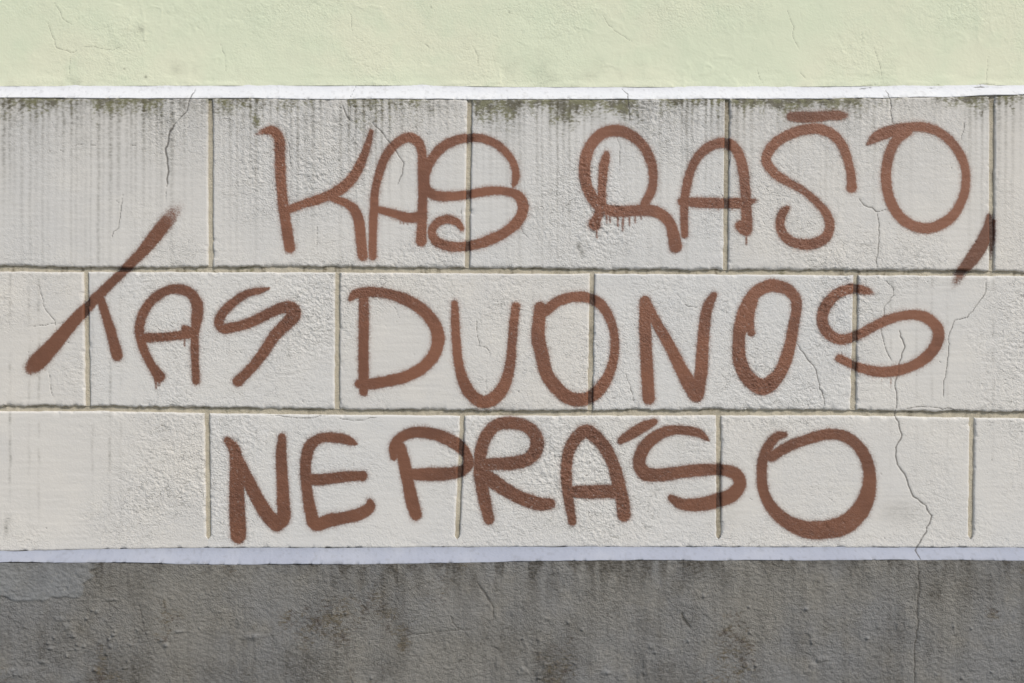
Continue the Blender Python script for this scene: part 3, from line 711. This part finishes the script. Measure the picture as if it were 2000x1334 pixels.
ledge("lower_ledge", M_LEDGE_LOW, lambda x: row3_bot(x) - 1.0, -.001, lo_bot, P_PLINTH, .0030, 111, .012)

# plinth
tz = coords(0, (CZ / S + 667) - 1100, -1, 290, FINE, 8.0)
Xp, Tp = np.meshgrid(gx, tz)
yb = 667 + CZ / S
Yp = lo_bot(Xp) + Tp * (yb - lo_bot(Xp)) / tz[-1]
Xa = 1000 + (Xp - 1000) / kP; Ya = 667 + (Yp - 667) / kP
ck = crack_field(Xa.ravel(), Ya.ravel()).reshape(Xp.shape)
hp, skim, lumpf = relief_plinth(Xa, Ya, ck)
st, mo = dirt_plinth(Xa, Ya)
surface("plinth", M_PLINTH, wall, Xp, Yp, np.full(Xp.shape, P_PLINTH), hp, dict(crack=ck, dirt_shade=st * (1 - .5 * skim), moss=mo * .55 * (1 - skim), rough=np.clip(.8 + .5 * fbm(Xa, Ya, 90, 88, 2), .2, 1.1) * (1 - .6 * skim), tone=np.clip(skim + lumpf * .7, 0, 1)))

# blocks and joints
def vj(pts): return curve([(p[1], p[0]) for p in pts])     # x of a vertical joint as a function of y
ROWS = [
    (row1_top, row1_bot, [[(410.5, 190), (411, 520)], [(917.5, 192), (912.5, 523)], [(1421, 192), (1417.5, 526)], [(1938.5, 186), (1937.5, 529)]], 4.5),
    (row2_top, row2_bot, [[(167.5, 531), (171, 793)], [(659, 531), (658, 800)], [(1157, 534), (1153, 802)], [(1672.5, 537), (1667, 801)]], 4.6),
    (row3_top, row3_bot, [[(404, 807), (406.5, 1045)], [(903.5, 812), (893, 1050)], [(1404, 812), (1404, 1045)], [(1899.5, 816), (1896.5, 1050)]], 4.6),
]
TONES = [.55, .1, .9, .3, 0, .7, .2, 1.0, .45, .15, .8, .6, .05, .35, .5]
def build_block(r, top, bot, xl, xr, gl, gr):
    """xl, xr: joint centre lines (functions of y); gl, gr: half joint widths (functions of y)"""
    ym = .5 * (top(np.array([.5 * (xl(600.) + xr(600.))])) + bot(np.array([.5 * (xl(600.) + xr(600.))])))
    L0 = float(xl(ym)[0]) if np.ndim(xl(ym)) else float(xl(ym)); R0 = float(xr(ym)[0])
    T0 = float(top(.5 * (L0 + R0))); B0 = float(bot(.5 * (L0 + R0)))
    brd = np.array([0, .02, 1.0, 2.2, 3.6])
    mx = coords(L0 + 5.2, R0 - 5.2, FLO, FHI, FINE, COARSE); my = coords(T0 + 5.2, B0 - 5.2, -9999, 9999, FINE if (R0 > -40 and L0 < 2040) else 7.0, 7.0)
    xs = np.concatenate([L0 + brd, mx, R0 - brd[::-1]]); ys = np.concatenate([T0 + brd, my, B0 - brd[::-1]])
    U = (xs - L0) / (R0 - L0); Vv = (ys - T0) / (B0 - T0)
    Uu, Vg = np.meshgrid(U, Vv)
    Y = T0 + Vg * (B0 - T0)
    for _ in range(2):
        Lx = xl(Y) + gl(Y); Rx = xr(Y) - gr(Y)
        X = Lx + (Rx - Lx) * Uu
        Yt = top(X); Yb = bot(X)
        Y = Yt + (Yb - Yt) * Vg
    # ragged edges
    e = 9.0
    wl = np.exp(-(X - Lx) / e); wr = np.exp(-(Rx - X) / e); wt = np.exp(-(Y - Yt) / e); wb = np.exp(-(Yb - Y) / e)
    jit = 1 - (sstep(1044, 1052, Y) if r == 2 else 0)
    X = X + jit * (wl * fbm(X * 0 + 11 * r, Y, 14, 201, 3) + wr * fbm(X * 0 + 13 * r + 5, Y, 14, 202, 3)) * 1.1
    Y = Y + (wt * fbm(X, Y * 0 + 17 * r, 22, 203, 3) * 1.3 + wb * (fbm(X, Y * 0 + 19 * r, 20, 204, 3) * (2.4 if r < 2 else 1.0) + fbm(X, Y * 0 + 29 * r, 7, 207, 2) * (1.3 if r < 2 else .6)))
    d = np.minimum(np.minimum(X - Lx, Rx - X), np.minimum(Y - Yt, Yb - Y))
    d = np.minimum(np.minimum((xs - L0)[None, :], (R0 - xs)[None, :]), np.minimum((ys - T0)[:, None], (B0 - ys)[:, None]))
    clo = sstep(1046, 1053, Y) if r == 2 else Y * 0
    dx_ = np.minimum((xs - L0)[None, :], (R0 - xs)[None, :]); dy_ = np.minimum((ys - T0)[:, None], (B0 - ys)[:, None])
    d = np.minimum(dx_ + 50 * clo, dy_)
    rad = 4.5
    q = np.clip(1 - d / rad, 0, 1)
    P = -(rad * S) * (1 - np.sqrt(np.maximum(1 - q * q, 0))) * .85
    ring = np.zeros(X.shape, bool); ring[0] = ring[-1] = True; ring[:, 0] = ring[:, -1] = True
    side = np.zeros(X.shape, bool); side[1:-1, 0] = side[1:-1, -1] = True
    P = np.where(ring, np.where(side, -.017 + (.017 + P) * clo, -.017), P)
    ck_ = crack_field(X.ravel(), Y.ravel()).reshape(X.shape)
    h = relief_block(X, Y, ck_)
    chip = sstep(.35, .62, fbm(X, Y, 16, 205, 2)) * np.exp(-np.maximum(d - 1, 0) / 4.0)
    low = sstep(.25, .5, fbm(X, Y * 0 + r * 7, 34, 206, 2)) * np.exp(-np.maximum((B0 - ys)[:, None] - 2, 0) / 4.0) * (r < 2)
    h = h - 2.6 * chip - 2.2 * low
    dt_, mo_ = dirt_block(X.ravel(), Y.ravel())
    return surface("block", M_BLOCK, wall, X, Y, P, np.where(ring, np.where(side, h * clo, 0), h), dict(crack=ck_, dirt_shade=dt_, moss=mo_, soak=np.where(P < -.004, .95, .0), rough=rough_mask(X, Y), tone=X * 0 + TONES[(r * 5 + int(L0 // 450)) % 15]), painted=True)

def build_joint(X, Y, p0, seed, horiz):
    ck_ = crack_field(X.ravel(), Y.ravel()).reshape(X.shape)
    h = .8 * fbm(X, Y, 40, seed, 2) + .55 * fbm(X, Y, 12, seed + 1, 2) + .25 * fbm(X, Y, 5, seed + 2, 1) - ck_
    if horiz:
        dt_ = sstep(.05, .8, fbm(X, Y * .12, 8, seed + 3, 2)) * (.8 if seed < 410 else .4) + .22 * sstep(.0, .5, fbm(X, Y * .2, 60, seed + 4, 2))
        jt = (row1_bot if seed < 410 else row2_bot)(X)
        dt_ = dt_ + .65 * np.exp(-np.maximum(Y - jt, 0) / 2.2) * (.7 + .6 * fbm(X, Y * 0, 30, seed + 6, 2))  # groove shadow under the upper blocks, painted as a thin dark line
        mo_ = .35 * sstep(.1, .6, fbm(X, Y * .3, 70, seed + 5, 2))
    else:
        dt_ = .55 * sstep(.1, .7, fbm(X, Y * .35, 30, seed + 3, 2))
        mo_ = .6 * np.exp(-np.maximum(Y - row1_top(X), 0) / 35.0) * (Y < 520)
        dt_ = dt_ + .5 * np.exp(-np.maximum(Y - row1_top(X), 0) / 45.0) * (Y < 520)
    surface("mortar_joint", M_JOINT, wall, X, Y, np.full(X.shape, p0), h, dict(crack=ck_, dirt_shade=np.clip(dt_, 0, 1), moss=np.clip(mo_, 0, 1), soak=X * 0 + .95, rough=X * 0 + .4, tone=X * 0), painted=True)

for r, (top, bot, joints, half) in enumerate(ROWS):
    J = [vj(p) for p in joints]
    x_first = joints[0][0][0]; x_last = joints[-1][0][0]
    const = lambda v: (lambda y, v=v: np.asarray(y, float) * 0 + v)
    left = []
    v = x_first - 503
    while v > X0 + 150: left.insert(0, v); v -= 503
    right = []
    v = x_last + 506
    while v < X1 - 150: right.append(v); v += 506
    lines = [const(X0)] + [const(v) for v in left] + J + [const(v) for v in right] + [const(X1)]
    for k in range(len(lines) - 1):
        def gap(end, half=half, r=r, seed=k):
            if end: return lambda y: np.asarray(y, float) * 0
            if r == 2:   # these upright joints stop short of the lower ledge
                return lambda y: half * sstep(1054, 1048, np.asarray(y, float))
            return lambda y: np.asarray(y, float) * 0 + half
        build_block(r, top, bot, lines[k], lines[k + 1], gap(k == 0), gap(k == len(lines) - 2))
    for k in range(1, len(lines) - 1):
        xm = float(lines[k](600.0))
        inside = -40 < xm < 2040
        yy = coords(float(top(xm)) - 1, float(bot(xm)) + .5, -9999, 9999, FINE if inside else 8, 8)
        ww = np.linspace(-half - 5, half + 5, 13 if inside else 5)
        W, Yj = np.meshgrid(ww, yy)
        build_joint(lines[k](Yj) + W, Yj, -.0054, 300 + 10 * r + k, False)
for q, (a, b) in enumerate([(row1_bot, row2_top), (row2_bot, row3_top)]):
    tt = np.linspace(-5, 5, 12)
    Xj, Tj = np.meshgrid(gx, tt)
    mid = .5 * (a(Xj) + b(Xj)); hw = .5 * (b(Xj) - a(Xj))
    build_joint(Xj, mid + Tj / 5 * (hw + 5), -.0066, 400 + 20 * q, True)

# ------------------------------------------------------------------ graffiti: each word a thing, each letter a part
word_objs = []
for wi, (w, wl, parts) in enumerate(WORDS):
    Ls = [L for L in LETTERS if L['word'] == wi]
    allV = np.vstack([np.vstack(L['V']) for L in Ls if L['V']])
    base = np.array([allV[:, 0].mean(), allV[:, 1].min(), allV[:, 2].min()])
    e = bpy.data.objects.new("graffiti_word", None); COL.objects.link(e)
    e.location = base; e.empty_display_size = .1
    e["label"] = wl; e["category"] = "graffiti"; e["group"] = "brown spray painted words on the wall"
    last = None
    for L in Ls:
        if not L['V']: continue
        V = np.vstack(L['V']); F = np.vstack(L['F'])
        at = {k: np.concatenate([a[k] for a in L['A']]) for k in L['A'][0]}
        sub = L['name'] in ('caron', 'acute_accent')
        parent = last if sub else e
        ob = link_mesh(L['name'], V - base, F, M_BLOCK, None, at)
        ob.parent = parent
        ob["label"] = L['label']
        if L['name'] == 'letter': last = ob
        L['obj'] = ob
